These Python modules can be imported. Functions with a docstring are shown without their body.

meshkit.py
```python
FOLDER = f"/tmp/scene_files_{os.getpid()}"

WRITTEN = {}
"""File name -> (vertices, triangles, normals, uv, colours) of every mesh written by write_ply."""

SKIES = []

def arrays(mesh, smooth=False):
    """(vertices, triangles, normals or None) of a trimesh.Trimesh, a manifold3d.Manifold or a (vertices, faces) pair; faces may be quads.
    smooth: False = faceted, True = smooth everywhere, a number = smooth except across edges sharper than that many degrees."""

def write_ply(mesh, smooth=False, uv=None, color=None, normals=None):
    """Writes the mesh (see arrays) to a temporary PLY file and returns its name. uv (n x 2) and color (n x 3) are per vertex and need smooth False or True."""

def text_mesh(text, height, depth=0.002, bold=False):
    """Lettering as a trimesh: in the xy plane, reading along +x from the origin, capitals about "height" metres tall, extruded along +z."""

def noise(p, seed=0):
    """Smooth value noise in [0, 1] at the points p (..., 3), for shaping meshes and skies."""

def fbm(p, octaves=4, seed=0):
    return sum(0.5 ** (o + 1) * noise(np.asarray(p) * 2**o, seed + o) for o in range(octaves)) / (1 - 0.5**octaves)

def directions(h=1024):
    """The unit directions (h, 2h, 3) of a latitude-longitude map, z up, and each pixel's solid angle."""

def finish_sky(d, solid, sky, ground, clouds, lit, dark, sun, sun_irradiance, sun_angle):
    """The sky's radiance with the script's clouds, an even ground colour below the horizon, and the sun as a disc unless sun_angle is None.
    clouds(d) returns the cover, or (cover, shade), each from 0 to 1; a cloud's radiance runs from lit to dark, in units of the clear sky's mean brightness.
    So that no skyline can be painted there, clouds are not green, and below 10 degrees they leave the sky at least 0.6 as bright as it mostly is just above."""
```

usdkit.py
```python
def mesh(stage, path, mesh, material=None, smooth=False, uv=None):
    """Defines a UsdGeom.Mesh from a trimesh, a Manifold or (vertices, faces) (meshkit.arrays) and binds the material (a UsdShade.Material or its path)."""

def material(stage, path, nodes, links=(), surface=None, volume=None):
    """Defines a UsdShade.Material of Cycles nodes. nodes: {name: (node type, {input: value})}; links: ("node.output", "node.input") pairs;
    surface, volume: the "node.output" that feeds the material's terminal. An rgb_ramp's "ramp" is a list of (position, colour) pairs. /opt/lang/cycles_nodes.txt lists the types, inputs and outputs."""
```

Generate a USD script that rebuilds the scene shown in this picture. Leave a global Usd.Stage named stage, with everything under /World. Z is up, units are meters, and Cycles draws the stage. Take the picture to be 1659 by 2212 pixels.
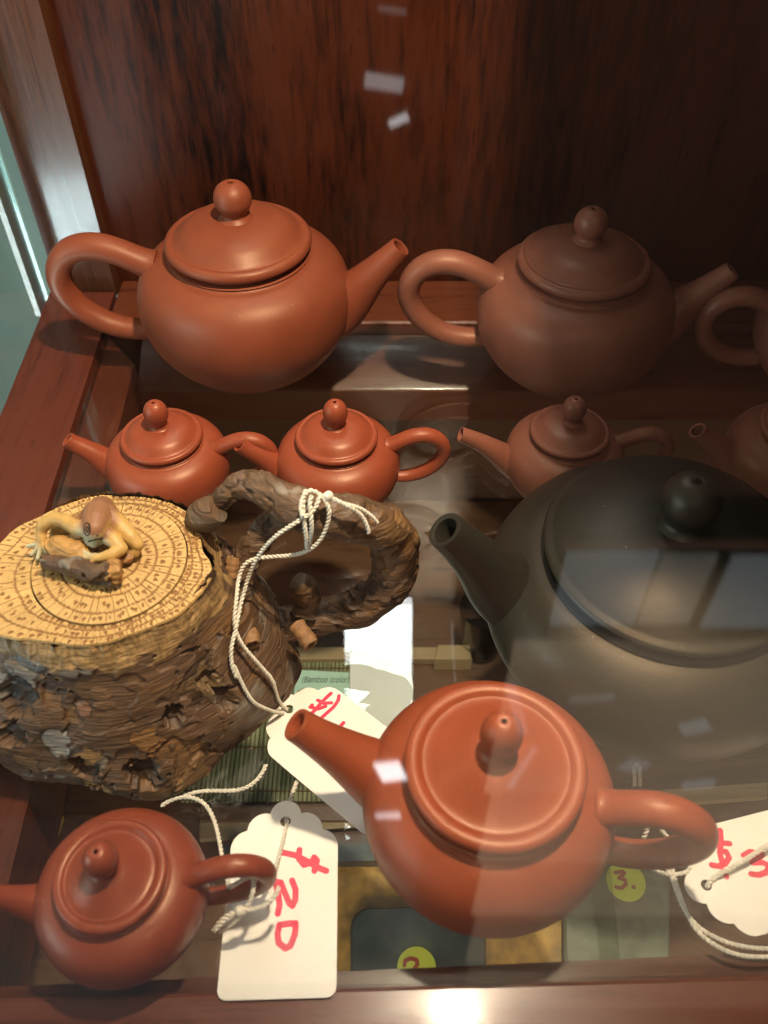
import math
import numpy as np, trimesh, meshkit, usdkit
import manifold3d as m3
from shapely.geometry import LineString, Point, Polygon, box as sbox
from shapely.ops import unary_union
from shapely import affinity
from pxr import Usd, UsdGeom, UsdLux, UsdShade, Gf, Sdf, Vt

stage = Usd.Stage.CreateInMemory()
UsdGeom.SetStageUpAxis(stage, 'Z'); UsdGeom.SetStageMetersPerUnit(stage, 1.0)
UsdGeom.Xform.Define(stage, '/World'); UsdGeom.Scope.Define(stage, '/World/Looks')

# ------------------------------------------------------------------ camera
CAM_H, PITCH, FPX, PW, PH = .34, math.radians(48), 1880., 1659., 2212.
cam = UsdGeom.Camera.Define(stage, '/World/camera')
cam.CreateHorizontalApertureAttr(24.0); cam.CreateFocalLengthAttr(24.0 * FPX / PW)
cam.CreateClippingRangeAttr((.004, 50.))
cam.CreateFStopAttr(9.0); cam.CreateFocusDistanceAttr(.41)
cam.CreateExposureAttr(0.0)
_x = UsdGeom.Xformable(cam); _x.AddTranslateOp().Set((0, 0, CAM_H)); _x.AddRotateXOp().Set(90 - math.degrees(PITCH))

# ------------------------------------------------------------------ lights
def aim(prim, loc, target):
    loc, target = np.array(loc, float), np.array(target, float)
    z = loc - target; z /= np.linalg.norm(z)
    up = np.array([0, 0, 1.]) if abs(z[2]) < .98 else np.array([0, 1., 0])
    x = np.cross(up, z); x /= np.linalg.norm(x); y = np.cross(z, x)
    m = Gf.Matrix4d(*x, 0, *y, 0, *z, 0, *loc, 1)
    UsdGeom.Xformable(prim).AddTransformOp().Set(m)

def rect_light(name, loc, target, w, h, intensity, color):
    l = UsdLux.RectLight.Define(stage, '/World/' + name)
    l.CreateWidthAttr(w); l.CreateHeightAttr(h); l.CreateIntensityAttr(intensity); l.CreateColorAttr(Gf.Vec3f(*color))
    aim(l, loc, target); return l

KEY = np.array([.07, .205, .62])
k = UsdLux.SphereLight.Define(stage, '/World/halogen_lamp')
k.CreateRadiusAttr(.014); k.CreateIntensityAttr(2900.); k.CreateColorAttr(Gf.Vec3f(1, .79, .57))
UsdGeom.Xformable(k).AddTranslateOp().Set(tuple(KEY))
# bright window high behind the case, seen mirrored in the glass shelf
rect_light('back_window_light', (-.010, .80, 1.02), (-.010, .2, .5), .118, .62, 17., (1, 1, 1))
# daylight window in front on the left
rect_light('window_light', (-.82, -.20, .24), (-.1, .3, .03), .42, .42, 8.0, (.72, .88, 1.0))
rect_light('low_window_light', (-.82, -.22, -.58), (-.2, .5, .05), .55, .36, 17., (.78, .93, 1.0))
def shop(name, x0, x1, z0, z1, L, col, Y=-.55, roll=0):
    l = rect_light(name, ((x0 + x1) / 2, Y, (z0 + z1) / 2), ((x0 + x1) / 2, 0, (z0 + z1) / 2), x1 - x0, z1 - z0, L, col)
    if roll: UsdGeom.Xformable(l).AddRotateZOp().Set(roll)
# the shop behind the viewer, mirrored in the front pane: dim warm light right and above, grey daylight low left
rect_light('outside_room_light', (-1.1, .25, .5), (-.5, .95, -.3), .6, .6, 1.3, (.88, 1, .80))
rect_light('lower_case_lamp', (.02, .055, -.062), (.02, .16, -.15), .5, .03, 8., (1, .86, .66))
for i_, (z0, z1, L) in enumerate([(-1.00, -.56, .50), (-1.30, -1.00, .38), (-1.60, -1.30, .26), (-1.95, -1.60, .14), (-2.4, -1.95, .05)]):
    shop(f'shop_light_{i_:03d}', .160 + .012 * i_, 1.5, z0, z1, L, (1, .74, .50))
for i_, (x0, x1, z0, z1, L, ro) in enumerate([(.175, .190, -.80, -.66, .35, 14), (.205, .216, -.98, -.84, .40, -10), (.25, .31, -.71, -.69, .25, 9), (.42, .46, -.80, -.76, .35, 30), (.36, .40, -.92, -.88, .30, -25), (.47, .52, -.98, -.95, .30, 12)]):
    shop(f'shop_glint_light_{i_:03d}', x0, x1, z0, z1, L, (.75, .9, 1), Y=-.549, roll=ro)
shop('shop_upper_light', .05, 1.5, -.30, .30, .075, (1, .48, .32))
shop('shop_window_light', .198, .30, -.530, -.388, .46, (.88, .95, 1))
shop('shop_window_light_001', .303, .365, -.528, -.392, .36, (1, .92, .82))
shop('shop_window_light_002', .380, .47, -.535, -.395, .48, (.84, .93, 1))
shop('shop_lintel_light', .19, .5, -.386, -.372, .16, (1, .45, .3)); shop('shop_sill_light', .20, .5, -.575, -.538, .18, (1, .7, .5))
shop('low_shop_light', -1.2, .065, -2.6, -1.1, .022, (.62, .85, 1))
shop('small_pane_light', -.595, -.52, -1.68, -1.54, .65, (.9, 1, 1))
for i_, (x0, x1, z0, z1, L, ro) in enumerate([(-.010, .030, -.955, -.890, 5., 14), (-.012, .030, -1.125, -1.075, 2., 10), (-.013, .013, .096, .106, 1.7, -9), (.003, .017, .073, .079, 3.6, 24), (-.004, .014, .143, .147, .5, -8)]):
    shop(f'window_gap_light_{i_:03d}', x0, x1, z0, z1, L, (.95, .97, 1), roll=ro)
rect_light('rear_rail_lamp', (-.088, .500, .64), (-.03, .45, 0), .06, .06, 13., (.82, .93, 1))
dome = UsdLux.DomeLight.Define(stage, '/World/sky'); dome.CreateIntensityAttr(.004); dome.CreateColorAttr(Gf.Vec3f(1, .9, .8))
dome.GetPrim().SetCustomDataByKey('kind', 'structure')

# ------------------------------------------------------------------ placing helpers
def ray(u, v):
    a, b = (u - PW / 2) / FPX, (PH / 2 - v) / FPX
    return np.array([a, math.cos(PITCH) + b * math.sin(PITCH), -math.sin(PITCH) + b * math.cos(PITCH)])
def atz(u, v, z=0.):
    d = ray(u, v); return np.array([0, 0, CAM_H]) + d * (z - CAM_H) / d[2]
def aty(u, v, y):
    d = ray(u, v); return np.array([0, 0, CAM_H]) + d * y / d[1]

# ------------------------------------------------------------------ scene helpers
_used = {}
def numbered(parent, name):
    key = (str(parent), name); n = _used.get(key, 0); _used[key] = n + 1
    return f'{parent}/{name}' + (f'_{n:03d}' if n else '')
def tag(p, label=None, cat=None, group=None, kind=None):
    p = p.GetPrim() if hasattr(p, 'GetPrim') else p
    for k_, v_ in (('label', label), ('category', cat), ('group', group), ('kind', kind)):
        if v_: p.SetCustomDataByKey(k_, v_)
    return p
def thing(name, label, cat, loc=(0, 0, 0), rz=0, group=None):
    x = UsdGeom.Xform.Define(stage, numbered('/World', name))
    x.AddTranslateOp().Set(tuple(map(float, loc)))
    if rz: x.AddRotateZOp().Set(rz)
    return tag(x, label, cat, group)
def part(name, mesh, mat, parent, smooth=35, color=None, label=None, kind=None):
    pp = parent.GetPath() if hasattr(parent, 'GetPath') else parent
    if color is not None: smooth = True
    m = usdkit.mesh(stage, numbered(pp, name), mesh, mat, smooth=smooth)
    if color is not None:
        UsdGeom.PrimvarsAPI(m).CreatePrimvar('tint', Sdf.ValueTypeNames.Color3fArray, 'vertex').Set(Vt.Vec3fArray.FromNumpy(np.asarray(color, np.float32)))
    return tag(m, label=label, kind=kind)
cat_ = trimesh.util.concatenate
def bx(x0, x1, y0, y1, z0, z1, ch=.0012):
    """chamfered box"""
    c = min(ch, (x1 - x0) / 3, (y1 - y0) / 3, (z1 - z0) / 3)
    pts = []
    for sx in (0, 1):
        for sy in (0, 1):
            for sz in (0, 1):
                p = np.array([x1 if sx else x0, y1 if sy else y0, z1 if sz else z0]); s = np.array([1 - 2 * sx, 1 - 2 * sy, 1 - 2 * sz]) * c
                for ax in range(3):
                    q = p + s; q[ax] = p[ax]; pts.append(q)
    return trimesh.convex.convex_hull(np.array(pts))
def prism(poly_xy, z0, z1, ch=.001):
    p = np.array(poly_xy, float); c = p.mean(0); q = c + (p - c) * (1 - ch / np.linalg.norm(p - c, axis=1, keepdims=True))
    pts = np.vstack([np.c_[p, np.full(len(p), z0)], np.c_[p, np.full(len(p), z1 - ch)], np.c_[q, np.full(len(p), z1)]])
    return trimesh.convex.convex_hull(pts)
def smooth_path(pts, n):
    from scipy.interpolate import CubicSpline
    p = np.asarray(pts, float); t = np.r_[0, np.cumsum(np.linalg.norm(np.diff(p, axis=0)[:, :3], axis=1) ** .6)]
    return CubicSpline(t, p)(np.linspace(0, t[-1], n))
def frames(p):
    t = np.gradient(p, axis=0); t /= np.linalg.norm(t, axis=1, keepdims=True)
    a = np.zeros_like(p); r = np.array([0, 0, 1.]) if abs(t[0, 2]) < .8 else np.array([0, 1., 0])
    r = r - t[0] * (r @ t[0]); a[0] = r / np.linalg.norm(r)
    for i in range(1, len(p)):
        v = a[i - 1] - t[i] * (a[i - 1] @ t[i]); a[i] = v / np.linalg.norm(v)
    return t, a, np.cross(t, a)
def tube(p, r, sides=32, caps=True, flat=1.0, disp=None):
    p = np.asarray(p, float); r = np.broadcast_to(r, (len(p),)); t, a, b = frames(p)
    th = np.arange(sides) * 2 * math.pi / sides
    rr = np.broadcast_to(r[:, None], (len(p), sides)).copy()
    v = p[:, None] + rr[..., None] * (np.cos(th)[None, :, None] * a[:, None] + flat * np.sin(th)[None, :, None] * b[:, None])
    if disp is not None:
        n = v - p[:, None]; n /= np.linalg.norm(n, axis=2, keepdims=True) + 1e-9
        v = v + n * disp(v)[..., None]
    i, j = np.meshgrid(np.arange(len(p) - 1), np.arange(sides), indexing='ij')
    q = np.stack([i * sides + j, i * sides + (j + 1) % sides, (i + 1) * sides + (j + 1) % sides, (i + 1) * sides + j], -1).reshape(-1, 4)
    f = [q[:, [0, 1, 2]], q[:, [0, 2, 3]]]; vv = v.reshape(-1, 3)
    if caps:
        n = len(vv); vv = np.vstack([vv, p[0], p[-1]]); k_ = np.arange(sides); e = (len(p) - 1) * sides
        f += [np.c_[np.full(sides, n), (k_ + 1) % sides, k_], np.c_[np.full(sides, n + 1), e + k_, e + (k_ + 1) % sides]]
    return trimesh.Trimesh(vv, np.vstack(f), process=False)
def lathe(prof, sides=112):
    prof = np.asarray(prof, float); th = np.arange(sides) * 2 * math.pi / sides
    v = np.stack([prof[:, None, 0] * np.cos(th), prof[:, None, 0] * np.sin(th), np.repeat(prof[:, 1:2], sides, 1)], -1).reshape(-1, 3)
    i, j = np.meshgrid(np.arange(len(prof) - 1), np.arange(sides), indexing='ij')
    q = np.stack([i * sides + j, i * sides + (j + 1) % sides, (i + 1) * sides + (j + 1) % sides, (i + 1) * sides + j], -1).reshape(-1, 4)
    m = trimesh.Trimesh(v, np.vstack([q[:, [0, 1, 2]], q[:, [0, 2, 3]]]), process=True)
    m.update_faces(m.nondegenerate_faces()); return m
def curve(pts, n=60):
    """smooth profile through the points"""
    return smooth_path(pts, n)

# ------------------------------------------------------------------ materials
def M(name, nodes, links=(), surface='p.BSDF'):
    return usdkit.material(stage, '/World/Looks/' + name, nodes, links, surface=surface)
def wood(name, scale, dark, mid, light, rough=.3, coat=.35, low=(1, 1, 1), contrast=.5, bump=.12, low2=.55):
    s = np.array(scale, float)
    return M(name, {
        'g': ('geometry', {}),
        'm1': ('mapping', {'scale': tuple(s)}), 'm2': ('mapping', {'scale': tuple(s * np.array([6., 6., 6.]))}), 'm3': ('mapping', {'scale': tuple(s * .35), 'location': low}),
        'n1': ('noise_texture', {'scale': 1., 'detail': 6., 'roughness': .62, 'distortion': .9}),
        'n2': ('noise_texture', {'scale': 1., 'detail': 4., 'roughness': .7}),
        'n3': ('noise_texture', {'scale': 1., 'detail': 2., 'distortion': 1.2}),
        'mx': ('math', {'math_type': 'multiply_add', 'value2': .50}),
        'mx2': ('math', {'math_type': 'multiply_add', 'value2': low2}),
        'sh': ('math', {'math_type': 'subtract', 'value2': .30 + (low2 - .55) * .5}),
        'r': ('rgb_ramp', {'ramp': [(.0, dark), (.5 - contrast * .25, dark), (.5, mid), (.5 + contrast * .3, light), (1, light)]}),
        'f': ('math', {'math_type': 'greater_than', 'value2': .66}),
        'pore': ('mix', {'mix_type': 'multiply', 'color2': (.45, .4, .38)}),
        'b': ('bump', {'strength': bump, 'distance': .0006}),
        'rr': ('map_range', {'from_min': .3, 'from_max': .7, 'to_min': rough - .07, 'to_max': rough + .1}),
        'p': ('principled_bsdf', {'coat_weight': coat, 'coat_roughness': .12, 'specular_ior_level': .4}),
    }, [('g.position', 'm1.vector'), ('g.position', 'm2.vector'), ('g.position', 'm3.vector'), ('m1.vector', 'n1.vector'), ('m2.vector', 'n2.vector'), ('m3.vector', 'n3.vector'),
        ('n1.fac', 'mx.value1'), ('n3.fac', 'mx2.value1'), ('mx2.value', 'mx.value3'), ('n2.fac', 'mx2.value3'), ('mx.value', 'sh.value1'),
        ('sh.value', 'r.fac'), ('n2.fac', 'f.value1'), ('f.value', 'pore.fac'), ('r.color', 'pore.color1'), ('pore.color', 'p.base_color'),
        ('n2.fac', 'b.height'), ('b.normal', 'p.normal'), ('n1.fac', 'rr.value'), ('rr.result', 'p.roughness')])
W_BACK = wood('rosewood_vertical', (30, 30, 4.0), (.0014, .0005, .0004), (.0050, .0012, .0007), (.062, .0125, .0034), rough=.34, coat=.15, contrast=1.0, bump=.10, low2=.80)
W_POST = wood('rosewood_post', (70, 70, 5), (.036, .011, .005), (.058, .019, .008), (.092, .032, .013), rough=.26, coat=.9, contrast=.6)
W_SIDE = wood('rosewood_depth', (70, 4.5, 70), (.016, .0035, .0024), (.056, .010, .0055), (.115, .023, .010), rough=.36, coat=.25, contrast=.7)
W_RAIL = wood('rosewood_cross', (4.5, 70, 70), (.022, .005, .003), (.062, .013, .006), (.125, .032, .012), rough=.30, coat=.2, contrast=.7)
W_LOW = wood('dull_wood_cross', (5, 60, 60), (.03, .014, .009), (.07, .03, .017), (.13, .06, .03), rough=.45, coat=.1)
W_TAN = wood('tan_wood_cross', (6, 80, 80), (.16, .10, .05), (.28, .18, .09), (.36, .25, .14), rough=.5, coat=0)

def clay(name, col, rough=.44, var=.07, speck=.6, spec=.5, sheen=(1, .8, .6), mica=0.0, bump=.16):
    c = np.array(col)
    return M(name, {
        't': ('texture_coordinate', {}),
        'n1': ('noise_texture', {'scale': 28., 'detail': 4.}), 'n2': ('noise_texture', {'scale': 2600., 'detail': 2.}), 'n3': ('noise_texture', {'scale': 1100., 'detail': 3.}), 'n4': ('noise_texture', {'scale': 620., 'detail': 1.}), 'n5': ('noise_texture', {'scale': 90., 'detail': 3.}),
        'd': ('map_range', {'from_min': .785, 'from_max': .81, 'to_min': 0., 'to_max': .35, 'clamp': True}), 'mx2': ('mix', {'color2': (.5, .42, .36)}), 'r2': ('map_range', {'from_min': .3, 'from_max': .7, 'to_min': .95, 'to_max': 1.05}), 'sc': ('vector_math', {'math_type': 'scale'}),
        'r': ('rgb_ramp', {'ramp': [(.3, tuple(c * (1 - var))), (.7, tuple(c * (1 + var)))]}),
        's': ('map_range', {'from_min': .62, 'from_max': .74, 'to_min': 0., 'to_max': speck, 'clamp': True}),
        'mx': ('mix', {'mix_type': 'mix', 'color2': tuple(np.minimum(c * 2.1 + mica, 1))}),
        'b': ('bump', {'strength': bump, 'distance': .0003}),
        'rr': ('map_range', {'from_min': .3, 'from_max': .7, 'to_min': rough - .05, 'to_max': rough + .07}),
        'p': ('principled_bsdf', {'specular_ior_level': spec, 'specular_tint': sheen}),
    }, [('t.object', 'n1.vector'), ('t.object', 'n2.vector'), ('t.object', 'n3.vector'), ('n1.fac', 'r.fac'), ('r.color', 'mx.color1'), ('n2.fac', 's.value'), ('s.result', 'mx.fac'),
        ('t.object', 'n4.vector'), ('t.object', 'n5.vector'), ('n4.fac', 'd.value'), ('d.result', 'mx2.fac'), ('mx.color', 'mx2.color1'), ('n5.fac', 'r2.value'), ('mx2.color', 'sc.vector1'), ('r2.result', 'sc.scale'), ('sc.vector', 'p.base_color'), ('n3.fac', 'b.height'), ('b.normal', 'p.normal'), ('n1.fac', 'rr.value'), ('rr.result', 'p.roughness')])
C_RED = clay('red_clay', (.225, .054, .024))
C_BRIGHT = clay('bright_red_clay', (.28, .058, .025), rough=.40)
C_FRONT = clay('orange_red_clay', (.26, .056, .022), rough=.42, speck=.7)
C_SMALL = clay('deep_red_clay', (.21, .045, .021), rough=.34)
C_BROWN = clay('purple_brown_clay', (.23, .078, .046), rough=.42)
C_BLACK = clay('black_green_clay', (.019, .0175, .012), rough=.44, speck=.7, mica=.05, spec=.55)

def glass(name, tint, rough=0.0, k0=.045):
    return M(name, {
        'l': ('layer_weight', {'blend': .5}), 'pw': ('math', {'math_type': 'power', 'value2': 5.}), 'ma': ('math', {'math_type': 'multiply_add', 'value2': .96 - k0, 'value3': k0, 'use_clamp': True}),
        't': ('transparent_bsdf', {'color': tint}), 'g': ('glossy_bsdf', {'color': (1, 1, 1), 'roughness': rough}), 'm': ('mix_closure', {})},
        [('l.facing', 'pw.value1'), ('pw.value', 'ma.value1'), ('ma.value', 'm.fac'), ('t.BSDF', 'm.closure1'), ('g.BSDF', 'm.closure2')], surface='m.closure')
G_SHELF = glass('shelf_glass', (.95, .985, .97))
G_PANE = glass('pane_glass', (.985, .995, .99), rough=.026)
G_SIDE = glass('side_glass', (.955, .985, .97))
M_EDGE = M('glass_edge', {'p': ('principled_bsdf', {'base_color': (.42, .80, .86), 'roughness': .15, 'specular_ior_level': .8})})
M_ALU = M('aluminium_channel', {'g': ('geometry', {}), 'n': ('noise_texture', {'scale': 900., 'detail': 4.}), 'b': ('bump', {'strength': .4, 'distance': .0008}), 'p': ('principled_bsdf', {'base_color': (.42, .40, .37), 'metallic': .8, 'roughness': .38})},
          [('g.position', 'n.vector'), ('n.fac', 'b.height'), ('b.normal', 'p.normal')])
def plain(name, col, rough=.6, var=.1, scale=40., **kw):
    c = np.array(col)
    return M(name, {'g': ('geometry', {}), 'n': ('noise_texture', {'scale': scale, 'detail': 5.}), 'r': ('rgb_ramp', {'ramp': [(.3, tuple(c * (1 - var))), (.7, tuple(np.minimum(c * (1 + var), 1)))]}),
                    'p': ('principled_bsdf', {'roughness': rough, **kw})}, [('g.position', 'n.vector'), ('n.fac', 'r.fac'), ('r.color', 'p.base_color')])
M_WALL = plain('grey_green_wall', (.22, .29, .23), .8, .25, 5.)
M_CARD = plain('cream_card', (.86, .83, .73), .42, .02, 60., specular_ior_level=.6)
M_INK = plain('red_marker', (.72, .02, .07), .5, .12, 300.)
M_CORD = plain('cotton_cord', (.72, .68, .56), .85, .12, 500.)
M_SHEET = plain('white_sheet', (.86, .86, .85), .6, .02)
M_DARK = plain('dark_hole', (.012, .007, .004), .9)
M_LIME = plain('yellow_sticker', (.52, .55, .06), .5, .05)
M_SLAB = plain('grey_green_stone', (.13, .14, .10), .35, .45, 70.)
M_SLAB2 = plain('dark_grey_stone', (.05, .058, .05), .35, .4, 70.)
M_AMBER = plain('amber_board', (.42, .22, .03), .45, .5, 110.)
M_MINT = plain('mint_paper', (.50, .72, .62), .7, .03)
M_OLIVE = plain('olive_board', (.16, .18, .07), .6, .2)
M_BLACKINK = plain('black_pen', (.03, .035, .035), .6)
M_CLEAR = glass('clear_plastic', (.86, .90, .84), rough=.12, k0=.10)
M_TUMBLER = glass('tumbler_glass', (.85, .88, .87), rough=.02, k0=.08)
M_BAMBOO = M('bamboo_slats', {'g': ('geometry', {}), 'm': ('mapping', {'scale': (170., 9., 9.)}), 'n': ('noise_texture', {'scale': 1., 'detail': 4.}), 'r': ('rgb_ramp', {'ramp': [(.3, (.16, .17, .09)), (.5, (.30, .30, .17)), (.72, (.46, .43, .26))]}),
             'p': ('principled_bsdf', {'roughness': .5})}, [('g.position', 'm.vector'), ('m.vector', 'n.vector'), ('n.fac', 'r.fac'), ('r.color', 'p.base_color')])
M_THREAD = plain('brown_thread', (.13, .06, .025), .8)
M_PAPERCUT = plain('cut_twig', (.27, .14, .055), .7, .3, 400.)

# ------------------------------------------------------------------ setting
tag(part('background_wall', bx(-2.2, -.26, .95, 1.02, -1.6, 1.2), M_WALL, '/World'), kind='structure')

# ------------------------------------------------------------------ cabinet
cab = thing('display_cabinet', 'dark red rosewood display cabinet with polished back board, corner post and shelf rails', 'cabinet')
XR = .62
part('back_panel', bx(-.185, XR, .522, .536, -.30, .37), W_BACK, cab)
# corner post, slightly turned
pp = affinity.rotate(sbox(-.0210, -.02, .0210, .02), -7).exterior.coords[:-1]
post = prism(np.array(pp) + [-.2025, .535], -.006, .40)
part('corner_post', post, W_POST, cab)
part('side_rail', prism([(-.2265, .5065), (-.2145, .03), (-.1715, .03), (-.1827, .5065)], -.05, .0012), W_SIDE, cab)
part('side_ledge', prism([(-.1807, .468), (-.1695, .03), (-.1435, .06), (-.1585, .44)], -.05, -.0075), W_SIDE, cab)
part('back_rail', bx(-.1805, XR, .4715, .520, -.05, .0012), W_RAIL, cab)
part('back_ledge', trimesh.convex.convex_hull([(x, y, z) for x in (-.1585, XR) for y, z in ((.4335, -.05), (.4335, -.0255), (.4350, -.0235), (.4560, -.0125), (.4695, -.0078), (.4695, -.05))]), W_RAIL, cab)
part('front_rail', prism([(-.214, .03), (XR, .03), (XR, .0955), (-.18, .0746)], -.05, .0012), W_RAIL, cab)
part('front_ledge', prism([(-.166, .0768), (XR, .0975), (XR, .1140), (-.166, .0815)], -.05, -.0075), W_RAIL, cab)
part('front_bead', tube(np.array([(-.17, .0757, -.001), (XR, .0966, -.001)]), .0008, 8), W_RAIL, cab)
# side pane standing on the outer edge of the side rail
sp = prism([(-.2240, .02), (-.2216, .02), (-.2264, .500), (-.2288, .500)], -.10, .40, .0002)
part('side_pane', sp, G_SIDE, cab, smooth=False)
part('side_pane_edge', prism([(-.2288, .5004), (-.2264, .5004), (-.2264, .5030), (-.2288, .5030)], -.002, .40, .0002), M_EDGE, cab, smooth=False)
part('metal_channel', prism([(-.2362, .494), (-.2325, .494), (-.2325, .506), (-.2362, .506)], -.01, .40, .0005), M_ALU, cab)
part('front_pane', bx(-.23, XR, .0235, .0260, -.30, .85, .0002), G_PANE, cab, smooth=False)
part('upper_board', bx(.070, XR, .199, .52, .395, .407), W_LOW, cab)
# lower compartment
part('lower_shelf', bx(-.185, XR, .03, .45, -.158, -.146), W_LOW, cab)
part('lower_back', bx(-.185, XR, .452, .462, -.158, -.052), W_LOW, cab)
part('lower_side', bx(-.200, -.187, .03, .46, -.30, -.052), M_SLAB, cab)
shelf = part('glass_shelf', prism([(-.1805, .4690), (-.1690, .0775), (XR, .0985), (XR, .4690)], -.006, 0, .0003), G_SHELF, '/World', smooth=False)
tag(shelf, 'clear glass shelf with mirror reflections that carries all the teapots', 'shelf')

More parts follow.
